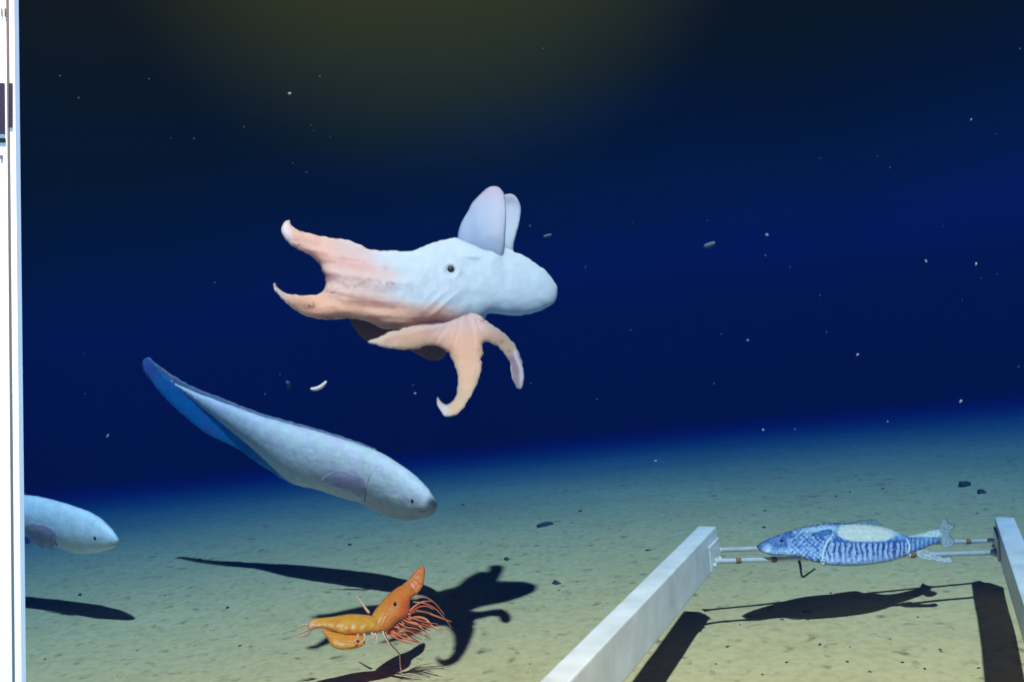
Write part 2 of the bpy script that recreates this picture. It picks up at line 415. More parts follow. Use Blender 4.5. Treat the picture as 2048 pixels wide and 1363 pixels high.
def c_star(x, y):
    n_ = nz(x, y, .03, 3.) * 20
    c = mix(PINK, TAN, ss(640, 690, y + n_))
    c = mix(c, PINK, ss(820, 740, x) * .5)
    c = mix(c, LILAC, ss(790, 820, y) * ss(905, 885, x) * .9)
    c = mix(c, (.34, .22, .32), ss(1005, 1025, x) * ss(700, 716, y) * .9)
    ex = 1034 + (y - 700) * .20
    c = mix(c, LILAC, math.exp(-((x - (1030 + 13 * ss(700, 745, y))) / 4) ** 2) * ss(692, 705, y) * .9)
    for (bx, by, br) in ((1018, 700, 9), (1000, 684, 9), (830, 697, 12), (800, 696, 9), (962, 700, 7), (968, 640, 14)):
        q = math.exp(-((x - bx) / br) ** 2 - ((y - by) / (br * .4)) ** 2)
        c = mix(c, BROWN, q * ss(-.3, .2, nz(x, y, .2, 9.)) * .7)
    return c
def relief_star(x, y):
    an = math.atan2(y - 600, x - 930)
    return 2.6 * noise.noise(Vector((an * 5, math.hypot(x - 930, y - 600) * .012, 2.))) + 1.3 * noise.noise(Vector((an * 13, math.hypot(x - 930, y - 600) * .02, 6.))) + 1.2 * nz(x, y, .05, 7.) + 1.5 * math.exp(-(((x - 912) - (y - 700) * .35) / 9) ** 2) * ss(640, 700, y) + 2.0 * math.exp(-((y - (640 + (930 - x) * .22)) / 6) ** 2) * ss(960, 900, x)
star_pts = zz1([(572, 888), (620, 870), (680, 843), (740, 826), (800, 806), (860, 788), (900, 765), (950, 735), (1010, 705), (1080, 700), (1150, 730), (1200, 772), (1250, 808), (1310, 850), (1360, 902), (1393, 970), (1408, 1040), (1410, 1100), (1398, 1138),
    (1375, 1138), (1352, 1095), (1342, 1050), (1335, 1005), (1315, 968), (1285, 930), (1240, 898), (1205, 890), (1188, 905), (1194, 950), (1180, 985), (1190, 1005), (1177, 1060), (1163, 1110), (1140, 1160), (1110, 1210), (1080, 1252), (1045, 1282), (1000, 1290), (970, 1268), (950, 1230),
    (942, 1190), (953, 1186), (972, 1212), (1000, 1224), (1030, 1207), (1048, 1170), (1055, 1110), (1050, 1050), (1033, 1000), (1005, 952), (970, 922), (930, 908), (880, 912), (840, 930), (780, 932), (720, 928), (660, 919), (610, 905)])
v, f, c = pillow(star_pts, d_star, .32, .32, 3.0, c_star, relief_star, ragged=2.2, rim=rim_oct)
child('arm_web', v, f, M_OCT, octo, c)
v, f, c = pillow(zz1([(480, 765), (505, 820), (560, 880), (640, 905), (780, 930), (845, 958), (895, 985), (945, 990), (988, 968), (1010, 900), (1020, 800), (900, 760), (700, 760), (560, 745)]), lambda x, y: 2.30 - .15 * ss(900, 700, x), .12, .12, 5)
child('inner_web', v, f, M_WEB, octo)
def c_fin(x, y):
    c = mix((.48, .62, .92), (.62, .70, .92), ss(930, 1000, x - (y - 400) * .2))
    c = mix(c, (.66, .50, .78), ss(425, 375, y) * .5)
    return mix(c, WHITE, ss(470, 510, y))
v, f, c = pillow(zz1([(1058, 345), (1060, 300), (1080, 245), (1112, 192), (1132, 150), (1172, 107), (1210, 72), (1240, 60), (1270, 62), (1295, 83), (1307, 112), (1316, 200), (1312, 300), (1304, 390), (1290, 450), (1250, 470), (1200, 462), (1160, 440), (1110, 415), (1070, 385)]),
    lambda x, y: 2.30 - .0014 * (y - 480) + .085 * (max(0, y - 410) / 110) ** 2, .26, .26, 3.5, c_fin, lambda x, y: 1.0 * math.sin((x - (y - 400) * .12) * .16) + nz(x, y, .05))
child('ear_fin', v, f, M_FIN, octo, c)
v, f, c = pillow(zz1([(1296, 118), (1325, 101), (1355, 105), (1380, 133), (1395, 180), (1387, 250), (1371, 312), (1356, 370), (1350, 440), (1310, 470), (1275, 450), (1284, 300), (1290, 200)]),
    lambda x, y: 2.42 + .10 * ss(500, 400, y), .26, .26, 3.5, c_fin)
child('ear_fin', v, f, M_FIN, octo, c)
v, f = ball(at(900, 540, ofd + .004), 9.5 * 2.25 / F_PX, (1, .8, 1)); eye = child('eye', v, f, M_EYE, octo)

# ------------------------------------------------------------------ pale eel-like fishes
def fish(root_name, label, conv, D, body, dorsal, anal, pect, gill, eye_p, mouth, step, cbody, canal, kz=.80, fin_shade=None):
    bx = [conv(p) for p in body]; cx = sum(p[0] for p in bx) / len(bx); cy = sum(p[1] for p in bx) / len(bx)
    r = thing(root_name, at(cx, cy, D(cx, cy)), label, 'fish', 'pale fish swimming over the seabed')
    v, f, c = pillow(bx, D, kz, kz, step, cbody, lambda x, y: 1.0 * nz(x, y, .05) + .6 * nz(x, y, .12, 4.), ragged=.8)
    child('body', v, f, M_FISH, r, c)
    fr = Front(v); fd = lambda x, y, o=.0: fr(x, y) + o
    def cf(x, y): return mix((.62, .66, .80), (.50, .54, .70), .5 + nz(x, y, .15))
    if dorsal:
        v, f, c = pillow([conv(p) for p in dorsal], D, .12, .12, step, cf, ragged=1.5); child('dorsal_fin', v, f, M_FFIN, r, c)
    if anal:
        v, f, c = pillow([conv(p) for p in anal], D, .12, .12, step, lambda x, y: mix(canal(x, y), (.30, .30, .85), ss(-.1, .4, nz(x, y, .04, 3.)) * .5), ragged=1.5); child('anal_fin', v, f, M_FFIN, r, c)
    if pect:
        pd, pp = pect
        v, f, c = pillow([conv(p) for p in pp], lambda x, y: fd(x, y, -.012) - pd * abs(x - conv(pp[0])[0]) / 90, .10, .10, 3, lambda x, y: mix((.74, .62, .74), (.92, .78, .84), .5 + nz(x * .4, y * 2, .09))); child('pectoral_fin', v, f, M_FFIN, r, c)
    g = [conv(p) for p in gill[1]]; v, f = px_tube([(p[0], p[1], fd(p[0], p[1], .0012)) for p in g], 0.5, 1.3); child('gill_slit', v, f, M_DARK, r)
    q = conv(eye_p[1]); v, f = ball(at(q[0], q[1], fd(q[0], q[1], .0)), 3.6 * 2.8 / F_PX, (1, .35, 1)); child('eye', v, f, M_EYE, r)
    g = [conv(p) for p in mouth[1]]; lz_ = [(eye_p[1][0] - 175 + 26 * i, eye_p[1][1] - 105 + 60 * (i / 7 - 1) * (1 if i < 7 else 0) * .35) for i in range(8)]
    lz_ = [conv(p) for p in lz_]; v, f = px_tube([(p[0], p[1], fd(p[0], p[1], .0016)) for p in lz_], .6, .6); child('lateral_line', v, f, M_FOLD, r)
    if fin_shade:
        lz_ = [conv(p) for p in fin_shade]; v, f = px_tube([(p[0], p[1], fd(p[0], p[1], -.010)) for p in lz_], .8, 1.8); child('fin_shade_line', v, f, M_DARK, r)  # dark tube drawn in for the shade beneath the fin's leading edge
    g = [conv(p) for p in mouth[1]]; v, f = px_tube([(p[0], p[1], fd(p[0], p[1], .001)) for p in g], .7, .9); child('mouth', v, f, M_DARK, r)
    return r
def z2(p): return (260 + .3125 * p[0], 690 + .3125 * p[1])
def D1(x, y): return 2.73 + .60 * max(0, (880 - x)) / 590
body1 = [(190, 172), (300, 245), (420, 300), (560, 352), (700, 402), (850, 455), (1000, 497), (1150, 536), (1300, 580), (1450, 628), (1600, 683), (1700, 742), (1800, 812), (1880, 883), (1938, 960), (1966, 1020), (1955, 1065), (1900, 1100), (1800, 1121), (1700, 1110), (1580, 1068), (1480, 1012), (1380, 985), (1280, 952), (1180, 920), (1080, 898),
         (1000, 860), (920, 790), (840, 715), (740, 628), (640, 545), (520, 448), (400, 352), (300, 270), (215, 200)]
dors1 = [(110, 78), (160, 110), (230, 160), (300, 208), (420, 272), (560, 326), (700, 382), (850, 437), (1000, 480), (1150, 520), (1300, 565), (1450, 614), (1580, 668), (1450, 645), (1150, 560), (850, 480), (560, 380), (300, 265), (190, 180), (120, 120)]
anal1 = [(110, 78), (75, 120), (92, 172), (140, 235), (200, 312), (280, 392), (380, 480), (480, 556), (600, 620), (700, 668), (800, 742), (900, 805), (1000, 872), (1080, 900), (1050, 860), (930, 775), (840, 690), (740, 610), (640, 525), (520, 430), (400, 335), (300, 250), (200, 170), (150, 100)]
def cb1(x, y):
    c = mix((1.0, .90, .82), (1.0, .80, .84), .5 + nz(x, y, .04, 8.))
    c = mix(c, (.62, .48, .52), ss(850, 872, x) * .7)
    return mix(c, (.70, .70, .86), ss(600, 400, x) * .6)
def ca1(x, y):
    c = mix((.04, .50, 1.0), (.35, .72, 1.0), ss(480, 590, x)); return mix(c, (.45, .42, .95), ss(330, 290, x) * .7)
e1 = D1(825, 1000)
fish1 = fish('cusk_eel', 'large pale fish nosing down with raised blue tail, below the octopus', z2, D1, body1, dors1, anal1,
    (.07, [(1500, 866), (1430, 822), (1350, 796), (1308, 805), (1240, 840), (1225, 880), (1300, 905), (1400, 940), (1490, 965)]),
    (e1 - .0995, [(1640, 745), (1590, 770), (1545, 820), (1522, 880), (1508, 950), (1500, 1000)]), (e1 - .079, (1808, 995)), (e1 - .035, [(1962, 1010), (1930, 1040), (1890, 1058), (1850, 1066)]), 4.0, cb1, ca1, fin_shade=[(1340, 806), (1400, 815), (1450, 836), (1490, 864)])
def z3(p): return (.2956 * p[0], 960 + .2956 * p[1])
def D2(x, y): return 2.72 + .30 * max(0, (240 - x)) / 240
body2 = [(-1500, -100), (-1200, -20), (-900, 40), (-600, 75), (-300, 90), (0, 92), (140, 97), (260, 108), (400, 142), (520, 180), (620, 217), (700, 270), (760, 330), (798, 385), (806, 418), (782, 445), (725, 470), (650, 490), (560, 496), (480, 488), (400, 455), (330, 430), (240, 400), (140, 370), (0, 345), (-300, 280), (-600, 210), (-900, 120), (-1200, 20), (-1500, -80)]
dors2 = [(-1560, -130), (-1200, -45), (-900, 15), (-600, 52), (-300, 70), (0, 78), (180, 88), (0, 110), (-300, 110), (-600, 95), (-900, 60), (-1200, 0), (-1530, -95)]
anal2 = [(-1560, -130), (-1540, -60), (-1200, 80), (-900, 190), (-600, 280), (-300, 350), (0, 400), (200, 425), (160, 360), (0, 330), (-300, 265), (-600, 195), (-900, 105), (-1200, 5), (-1500, -95)]
e2 = D2(190, 1075)
fish2 = fish('cusk_eel', 'light blue fish head and shoulders poking out from behind the white strip at the left', z3, D2, body2, dors2, anal2,
    (.0, [(365, 340), (300, 300), (210, 285), (170, 310), (180, 380), (260, 440), (350, 462), (370, 400)]),
    (e2 - .088, [(410, 280), (385, 310), (370, 360), (372, 410), (385, 440)]), (e2 - .072, (645, 390)), (e2 - .03, [(802, 425), (770, 438), (730, 445)]), 4.0, lambda x, y: mix((.95, .97, .98), (.35, .50, .88), ss(135, 75, x) * ss(1045, 1085, y)), lambda x, y: (.10, .30, .75))

# ------------------------------------------------------------------ bait frame of the lander
def M(p): return (1490 + .21 * p[0], 1010 + .21 * p[1])
D_L, D_R = 2.36, 2.43
BD = -ray(1850, 610).normalized()
side = BD.cross(Vector((0, 0, 1))).normalized() * -1
if side.x < 0: side = -side
dn = BD.cross(side).normalized()
if dn.z > 0: dn = -dn
frame = thing('bait_rack', Vector(at(1700, 1100, 2.3).xy.to_tuple() + (0.0,)), 'white metal rack of two square beams joined by two thin rods', 'frame')
AL = at(1397, 1051, D_L); AR = at(1989, 1033, D_R)
WB, HB = .047, .098
for A, nm in ((AL, 'l'), (AR, 'r')):
    v, f = prism(A, side * WB, dn * HB, BD * 1.75, .0035); child('beam', v, f, M_PAINT, frame, None, False)
    # supporting leg that carries the near end of the beam, out of view below
    q = A + BD * 1.62 + side * .006 + dn * (HB - .002)
    if q.z > .02:
        v, f = prism(q, side * .035, Vector((0, 0, -q.z)), BD * .05, .002); child('foot', v, f, M_PAINT, frame, None, False)
rods = [((1431, 1099.5, D_L + .03), (1993, 1080, D_R + .03), [(1545, 0), (1934, 1)]), ((1424, 1122, D_L - .08), (1993, 1104, D_R - .09), [(1475, 1), (1545, 0), (1822, 0)])]
for p0, p1, bands in rods:
    P0, P1 = at(*p0), at(*p1)
    v, f = tube([P0, P1], .0064, 14); rod = child('rod', v, f, M_STEEL, frame)
    for bx_, w_ in bands:
        t = (bx_ - p0[0]) / (p1[0] - p0[0]); c_ = P0.lerp(P1, t); dd = (P1 - P0).normalized()
        v, f = tube([c_ - dd * .007, c_ - dd * .003, c_ + dd * .003, c_ + dd * .007], [.0068, .0080, .0080, .0068], 12); child('band', v, f, M_RUST, frame, None, True, rod)
    for E, s_ in ((P0, 1), (P1, -1)):
        dd = (P1 - P0).normalized() * s_
        v, f = tube([E - dd * .004, E + dd * .004, E + dd * .005, E + dd * .012, E + dd * .018], [.012, .012, .009, .009, .0062], 12); child('flange', v, f, M_STEEL, frame, None, True, rod)
# end brackets
v, f = prism(AL + BD * .004 + side * (WB + .001) + dn * .028, side * .006, dn * .062, BD * .11, .001); br = child('bracket', v, f, M_STEEL, frame, None, False)
for k_ in (.02, .085):
    q = AL + BD * k_ + side * (WB + .007) + dn * .08
    v, f = tube([q, q + side * .006], [.006, .005], 6); child('bolt', v, f, M_STEEL, frame, None, False, br)
q = at(1411, 1128, D_L - .10)
v, f = tube([q, q + Vector((.002, 0, -.012)), q + Vector((.004, 0, -.024))], [.006, .007, .005], 8); child('bolt', v, f, M_HOOK, frame, None, False, br)
v, f = prism(AR + BD * .02 - side * .007 + dn * .022, side * .006, dn * .062, BD * .13, .001); br = child('bracket', v, f, M_STEEL, frame, None, False)
for k_ in (.035, .12):
    q = AR + BD * k_ - side * .007 + dn * .072
    v, f = tube([q, q - side * .007], [.006, .005], 6); child('bolt', v, f, M_STEEL, frame, None, False, br)

# ------------------------------------------------------------------ bait fish tied to the rods
DM = 2.30
def dmack(x, y): return DM + .055 * (x - 1515) / 390 + (.0016 * (1095 - y) if y else 0)
mk = thing('mackerel', at(1700, 1090, dmack(1700, 0)), 'silvery blue dead mackerel with a cream flank patch, tied as bait onto the two rods', 'fish')
mp = [(112, 392), (150, 355), (230, 312), (330, 275), (440, 238), (560, 203), (700, 178), (850, 166), (1000, 168), (1150, 178), (1300, 200), (1420, 238), (1500, 272), (1560, 285), (1640, 272), (1730, 248), (1820, 228), (1868, 250), (1880, 300), (1850, 345), (1760, 385), (1660, 425), (1580, 458), (1500, 493), (1400, 528), (1250, 556), (1100, 572), (950, 578), (800, 570), (740, 553), (640, 535), (560, 508), (480, 490), (380, 482), (300, 480), (220, 466), (150, 440)]
def cm(x, y):
    X = (x - 1490) / .21; Y = (y - 1010) / .21
    blue = (.05, .16, .46); pale = (.46, .52, .68); cream = (1.0, .88, .70); dark = (.03, .06, .14)
    c = mix(blue, pale, ss(-.2, .35, nz(X, Y, .02)) * .8)
    c = mix(c, (.10, .22, .50), ss(480, 240, X) * .8)                                   # head
    c = mix(c, (.72, .80, .88), math.exp(-((X - 215) / 40) ** 2 - ((Y - 420) / 45) ** 2))    # pale jaw
    c = mix(c, (.60, .74, .92), math.exp(-((X - 400) / 100) ** 2 - ((Y - 455) / 22) ** 2) * .9)
    c = mix(c, dark, ss(170, 120, X) * .9)
    if 440 < X < 840:                                                                     # net of scales
        s_ = math.sin(X * .115 + math.sin(Y * .06) * .8) * math.sin(Y * .13)
        c = mix(c, (.05, .22, .60), ss(.0, .7, s_ + .7 * nz(X, Y, .05)) * .8); c = mix(c, (.85, .84, .95), ss(.1, .8, -s_ + .8 * nz(X, Y, .06, 4.)) * .7)
    top = math.exp(-((Y - (215 + .00018 * (X - 900) ** 2)) / 28) ** 2) * ss(450, 620, X) * ss(1560, 1450, X)
    c = mix(c, (.72, .90, .93), top * .8)
    mid = 340 + 12 * math.sin((X - 800) / 250)
    pt = ss(1.12, .92, math.hypot((X - 1150) / 270, (Y - (262 + .03 * (X - 1150))) / 92)) * (1 if Y < mid + 12 else .0)
    if 770 < X < 1560 and Y > mid:                                                        # barred flank below the line
        st = math.sin((X - (Y - 340) * .05) * 2 * math.pi / 52.0 + nz(X, Y, .012) * 3.2) + .9 * nz(X, Y, .045, 3.)
        c = mix((.50, .56, .80), (.02, .06, .24), ss(-.35, .65, st) * ss(575, 430, Y) )
        c = mix(c, (.34, .40, .68), ss(530, 570, Y) * .7)
    c = mix(c, cream, pt)
    c = mix(c, (.03, .14, .45), math.exp(-((Y - mid) / 10) ** 2) * ss(790, 840, X) * ss(1560, 1520, X) * .9)
    c = mix(c, (.92, .90, .74), ss(1540, 1580, X) * ss(312, 290, Y) )
    if X > 1560 and Y > 315: c = mix(c, mix((.10, .22, .50), (.45, .55, .70), ss(-.3, .4, math.sin(X * .15))), .8)
    g_ = nz(X, Y, .09, 6.)
    c = mix(c, (.04, .10, .30), ss(.15, .5, g_) * .45 * (1 - pt * .8)); c = mix(c, (.92, .90, .95), ss(.25, .5, -g_) * .45); c = mix(c, (.02, .05, .14), ss(.1, .45, nz(X, Y, .03, 12.)) * .35 * (1 - pt))
    bk = math.exp(-((Y - (166 + .00022 * (X - 950) ** 2 + (0 if X > 500 else (500 - X) * .09))) / 13) ** 2)
    c = mix(c, (.03, .10, .10), bk * (.65 + .35 * math.sin(X * .12)) * ss(200, 350, X) * ss(1560, 1400, X))
    return c
v, f, c = pillow([M(p) for p in mp], dmack, .62, .62, 1.7, cm, lambda x, y: .6 * nz(x, y, .15) + (.35 * math.sin((x - 1490) / .21 * 2 * math.pi / 52) if 1655 < x < 1815 and y > 1085 else 0))
child('body', v, f, M_MACK, mk, c); mf = Front(v)
def mfin(nm, pts, dz, col, k_=.10):
    v, f, c = pillow([M(p) for p in pts], (lambda x, y: mf(x, y) - .002) if dz == 'on' else (lambda x, y: dmack(x, y) + dz), k_, k_, 2.0, lambda x, y: mix(col, tuple(q * .45 for q in col), ss(-.1, .4, nz(x, y, .3)) * .8), ragged=1.6); child(nm, v, f, M_MACK, mk, c)
mfin('tail_fin', [(1800, 240), (1850, 200), (1880, 150), (1905, 100), (1922, 150), (1960, 180), (2000, 195), (1965, 235), (1950, 270), (1975, 300), (2000, 350), (1960, 395), (1900, 400), (1860, 350), (1800, 330)], .004, (.50, .48, .44))
mfin('anal_fin', [(1630, 440), (1700, 415), (1760, 430), (1830, 470), (1900, 490), (1960, 490), (1985, 540), (1930, 552), (1850, 535), (1740, 520), (1650, 490)], -.01, (.72, .66, .58))
mfin('pectoral_fin', [(640, 285), (700, 250), (770, 232), (830, 235), (820, 265), (760, 285), (740, 320), (700, 290)], 'on', (.12, .25, .55))
mfin('dorsal_fin', [(980, 175), (1050, 150), (1120, 138), (1200, 132), (1260, 150), (1300, 205), (1150, 185)], .004, (.22, .30, .30))
q = M((345, 345)); v, f = ball(at(q[0], q[1], mf(*q) + .002), 5.0 * DM / F_PX, (1, .6, 1)); child('eye', v, f, M_EYE, mk)
for pts, dz in (([(850, 290), (800, 330), (765, 385), (745, 450), (738, 520), (760, 575)], -.062), ([(1520, 300), (1550, 345), (1565, 400), (1555, 450), (1530, 480)], -.045)):
    v, f = px_tube([(*M(p), mf(*M(p)) - .001 + (.012 if i in (0, len(pts) - 1) else 0)) for i, p in enumerate(pts)], 2.4, 2.2); child('cord', v, f, M_CORD, mk)
g = [(*M((740 + 15 * math.cos(t), 540 + 18 * math.sin(t))), mf(1648, 1118) - .004) for t in [i * math.pi / 4 for i in range(9)]]
v, f = px_tube(g, 2.0, 2.0, n=3); child('cord', v, f, M_CORD, mk)
v, f = px_tube([(*M((500, 500)), DM), (*M((525, 560)), DM - .01), (*M((535, 640)), DM - .01), (*M((552, 680)), DM - .01), (*M((600, 650)), DM - .02), (*M((670, 600)), DM - .03)], 3.4, 1.6)
hk = link_mesh('bait_hook', v, f, M_HOOK, None); hk_c = sum((Vector(q) for q in v), Vector()) / len(v)
for q in hk.data.vertices: q.co -= hk_c
hk.location = hk_c; tag(hk, 'dark bent hook hanging under the head of the tied blue bait fish', 'hook')

# ------------------------------------------------------------------ orange shrimp
def S(p): return (570 + .18566 * p[0], 1110 + .18566 * p[1])
DS = 2.17
def ds(x, y): return DS + .03 * (x - 740) / 100 - .0011 * (y - 1230)
sh = thing('prawn', at(735, 1230, DS), 'orange prawn with raised pointed head and trailing pink legs just above the seabed', 'prawn')
OR = (1.0, .22, .012); YE = (1.0, .37, .022); RD = (1.0, .09, .015)
def cs(x, y):
    c = mix(YE, OR, ss(730, 790, x)); c = mix(c, RD, ss(790, 815, x) * ss(1180, 1215, y) * .6)
    c = mix(c, (1.0, .22, .03), ss(1185, 1150, y)); 
    c = mix(c, (.55, .13, .05), math.exp(-((x - 790) / 3.5) ** 2 - ((y - 1206) / 5) ** 2))
    c = mix(c, (.55, .24, .05), math.exp(-((y - (1258 + (x - 640) * .17)) / 2.2) ** 2) * ss(630, 640, x) * ss(700, 680, x) * .8)
    c = mix(c, (1.0, .50, .22), ss(640, 618, x)); return mix(c, RD, ss(0, .5, nz(x, y, .11, 6.)) * .25)
def rs(x, y): return 1.3 * abs(math.sin((x + y * .25) * .17)) * ss(765, 735, x) + 1.4 * math.exp(-((x - 792 + (y - 1190) * .5) / 3) ** 2) + .5 * nz(x, y, .1)
v, f, c = pillow([S(p) for p in [(1030, 640), (930, 645), (850, 636), (720, 628), (600, 643), (500, 660), (400, 668), (320, 680), (268, 702), (245, 755), (262, 805), (310, 792), (400, 785), (480, 805), (560, 835), (640, 862), (720, 850), (800, 855), (880, 835), (960, 825), (1040, 815), (1090, 740)]], ds, .75, .75, 2.4, cs, rs)
child('abdomen', v, f, M_SHR, sh, c)
v, f, c = pillow([S(p) for p in [(930, 660), (1000, 545), (1080, 452), (1160, 380), (1220, 338), (1300, 300), (1345, 250), (1352, 300), (1420, 400), (1380, 445), (1350, 485), (1345, 560), (1332, 620), (1290, 672), (1215, 712), (1155, 770), (1090, 812), (1000, 822), (950, 780)]], ds, .70, .70, 2.4, cs, rs)
cara = child('carapace', v, f, M_SHR, sh, c)
v, f, c = pillow([S(p) for p in [(1260, 330), (1330, 260), (1380, 195), (1430, 140), (1462, 112), (1492, 118), (1508, 165), (1500, 250), (1482, 335), (1440, 395), (1390, 435), (1320, 420)]], ds, .30, .30, 2.4, lambda x, y: mix((1.0, .24, .03), (.95, .14, .03), ss(-.1, .4, nz(x, y, .16)))); child('rostrum', v, f, M_SHR, sh, c)
v, f, c = pillow([S(p) for p in [(400, 800), (440, 870), (475, 930), (500, 975), (560, 1005), (650, 1016), (760, 1003), (840, 970), (865, 925), (820, 860), (700, 850), (560, 825)]], lambda x, y: ds(x, y) - .003, .6, .6, 2.4, lambda x, y: mix((1.0, .30, .02), (1.0, .40, .04), ss(1280, 1297, y))); child('egg_mass', v, f, M_SHR, sh, c)
for pts in ([(265, 790), (180, 830), (75, 870)], [(290, 790), (230, 850), (150, 870)], [(255, 740), (170, 760), (100, 800)]):
    v, f = px_tube([(*S(p), DS) for p in pts], 3.0, 1.0); child('tail_fan', v, f, M_LEGW, sh)
for pts in ([(785, 850), (780, 890), (740, 925), (680, 930)], [(850, 845), (860, 890), (830, 930), (770, 955)], [(930, 835), (950, 860), (940, 890), (900, 905)], [(965, 840), (990, 880), (985, 930), (965, 960)], [(1055, 820), (1065, 860), (1090, 900), (1130, 970)]):
    v, f = px_tube([(*S(p), ds(*S(p)) - .035) for p in pts], 2.8, 1.0); child('swimmeret', v, f, M_LEGW, sh)
legs = [([(1330, 640), (1400, 600), (1500, 605), (1620, 650), (1790, 712)], 4.2, 1.8, M_LEG), ([(1330, 690), (1430, 665), (1520, 690), (1590, 760), (1690, 825)], 4.4, 1.8, M_LEG),
    ([(1200, 770), (1290, 790), (1400, 815), (1560, 885)], 3.4, 1.5, M_LEG), ([(1110, 810), (1200, 850), (1310, 900), (1480, 950)], 3.8, 1.5, M_LEGD), ([(1120, 800), (1230, 830), (1340, 870), (1440, 930)], 3.8, 1.5, M_LEGD),
    ([(1100, 830), (1180, 880), (1290, 930), (1380, 955)], 3.2, 1.4, M_LEGD), ([(1340, 600), (1400, 545), (1480, 500), (1580, 490)], 3.2, 1.4, M_LEGD), ([(1350, 620), (1430, 560), (1520, 545), (1600, 580)], 2.8, 1.2, M_LEGD),
    ([(1240, 745), (1360, 720), (1500, 740), (1640, 790), (1780, 800)], 2.6, 1.0, M_LEGD), ([(1300, 710), (1420, 740), (1520, 830), (1560, 870)], 2.8, 1.2, M_LEG),
    ([(1060, 820), (1100, 900), (1160, 980), (1230, 1060), (1240, 1180), (1265, 1300)], 2.6, 1.4, M_LEGW)]
for k_ in range(9):
    x0_, y0_ = 1120 + k_ * 26, 800 - k_ * 18
    legs.append(([(x0_, y0_), (x0_ + 90, y0_ + 40 + 6 * math.sin(k_ * 2.1)), (x0_ + 190, y0_ + 62), (x0_ + 300 + 25 * math.sin(k_ * 1.7), y0_ + 130 - k_ * 6)], 2.2, .8, M_LEGD if k_ % 2 else M_LEG))
for i, (pts, r0, r1, m_) in enumerate(legs):
    n_ = len(pts); r0, r1 = r0 * .78, r1 * .7; v, f = px_tube([(*S(p), DS - .01 - .05 * (j / n_) * (1 if i % 2 else -.6)) for j, p in enumerate(pts)], r0, r1); child('leg', v, f, m_, sh)
v, f = px_tube([(*S((905, 620)), DS + .02), (*S((830, 520)), DS + .04), (*S((765, 430)), DS + .06)], 3.2, 1.4); child('antenna', v, f, M_LEGW, sh)
for pts in ([(1400, 470), (1500, 450), (1600, 500), (1720, 640)], [(1380, 500), (1520, 520), (1650, 600), (1800, 780)]):
    v, f = px_tube([(*S(p), DS - .02) for p in pts], 1.3, .5); child('antenna', v, f, M_LEG, sh)
q = S((1185, 520)); v, f = ball(at(q[0], q[1], ds(*q) - .033), 3.4 * DS / F_PX); child('eye', v, f, M_EYE, sh)

# ------------------------------------------------------------------ bright strip of the page beside the picture
M_PAGE = mat('lit_page', (.96, .93, .90), rough=.6, emit=.10)
M_BAND = mat('page_band', (.03, .03, .12), rough=.6)
M_GROOVE = mat('page_line', (.16, .20, .26), rough=.6)
DP = 1.30
def strip(x0t, x1t, x0b, x1b, ya, yb, dd, th):
    a0, a1, b0, b1 = at(x0t, ya, dd), at(x1t, ya, dd), at(x0b, yb, dd), at(x1b, yb, dd)
    vs = [a0, a1, b1, b0] + [p + FW * th for p in (a0, a1, b1, b0)]
    return vs, [(0, 1, 2, 3), (7, 6, 5, 4), (0, 4, 5, 1), (1, 5, 6, 2), (2, 6, 7, 3), (3, 7, 4, 0)]
bott = 1363 + 320
def ex(y, xt, xb): return xt + (xb - xt) * y / 1363.0
page = thing('lit_page_panel', Vector((at(0, 1683, DP).x, at(0, 1683, DP).y, 0)), 'tall bright white strip with a dark navy block, along the left edge', 'panel')
v, f = strip(-190, ex(-15, 28, 44), -190, ex(1790, 28, 44), -15, 1900, DP, .012); child('panel', v, f, M_PAGE, page, None, False)
v, f = strip(ex(-15, 12, 25), ex(-15, 16, 29), ex(1790, 12, 25), ex(1790, 16, 29), -15, 1900, DP - .003, .002); child('divider_line', v, f, M_GROOVE, page, None, False)
v, f = strip(-100, 8, -100, 9, 166, 268, DP - .003, .002); child('dark_block', v, f, M_BAND, page, None, False)
v, f = strip(17, 24, 17, 24, 166, 255, DP - .003, .002); child('dark_block', v, f, M_BAND, page, None, False)
v, f = strip(-60, 10, -60, 10, 276, 285, DP - .003, .002); child('dark_line', v, f, M_EYE, page, None, False)
v, f = tube([at(-6 + 0, 24, DP - .002), at(-6, 24.01, DP - .004)], .001, 4)
for (cx_, cy_, w_, h_) in ((3, 25, 1.6, 16), (9.5, 25, 1.8, 17), (2, 314, 5, 8)):
    v, f = strip(cx_ - w_ * .5, cx_ + w_ * .5, cx_ - w_ * .5, cx_ + w_ * .5, cy_ - h_ * .5, cy_ + h_ * .5, DP - .003, .002); child('printed_letter', v, f, M_GROOVE, page, None, False)

# ------------------------------------------------------------------ pebbles and debris on the seabed
def ground_thing(name, px, py, rx, rz, m_, label, cat, group, seed):
    P = on_ground(px, py); d = (P - CAM).dot(FW)
    z = gz(P.x, P.y)
    s_ = rx * d / F_PX
    rot = Matrix.Rotation(seed * 1.3, 3, 'Z')
    v, f = ball((0, 0, 0), s_, (1, random.uniform(.5, .9), rz), rot, 2, .9, seed)
    o = link_mesh(name, v, f, m_); o.location = (P.x, P.y, z + s_ * rz * .35); tag(o, label, cat, group); return o
ground_thing('rock', 1090, 1051, 19, .22, M_STONE, 'low dim rock on the far seabed right of the big fish head', 'rock', 'stones on the seabed', 3)
ground_thing('rock', 1928, 972, 13, .5, M_STONE, 'larger left one of two dark stones on the yellow seabed above the right beam', 'rock', 'stones on the seabed', 5)
ground_thing('rock', 1963, 986, 10, .5, M_STONE, 'smaller right one of two dark stones on the yellow seabed above the right beam', 'rock', 'stones on the seabed', 8)
ground_thing('rock', 1113, 1168, 9, .6, M_STONE, 'dark pebble left of the white beam with a faint trail beside it', 'rock', 'stones on the seabed', 9)
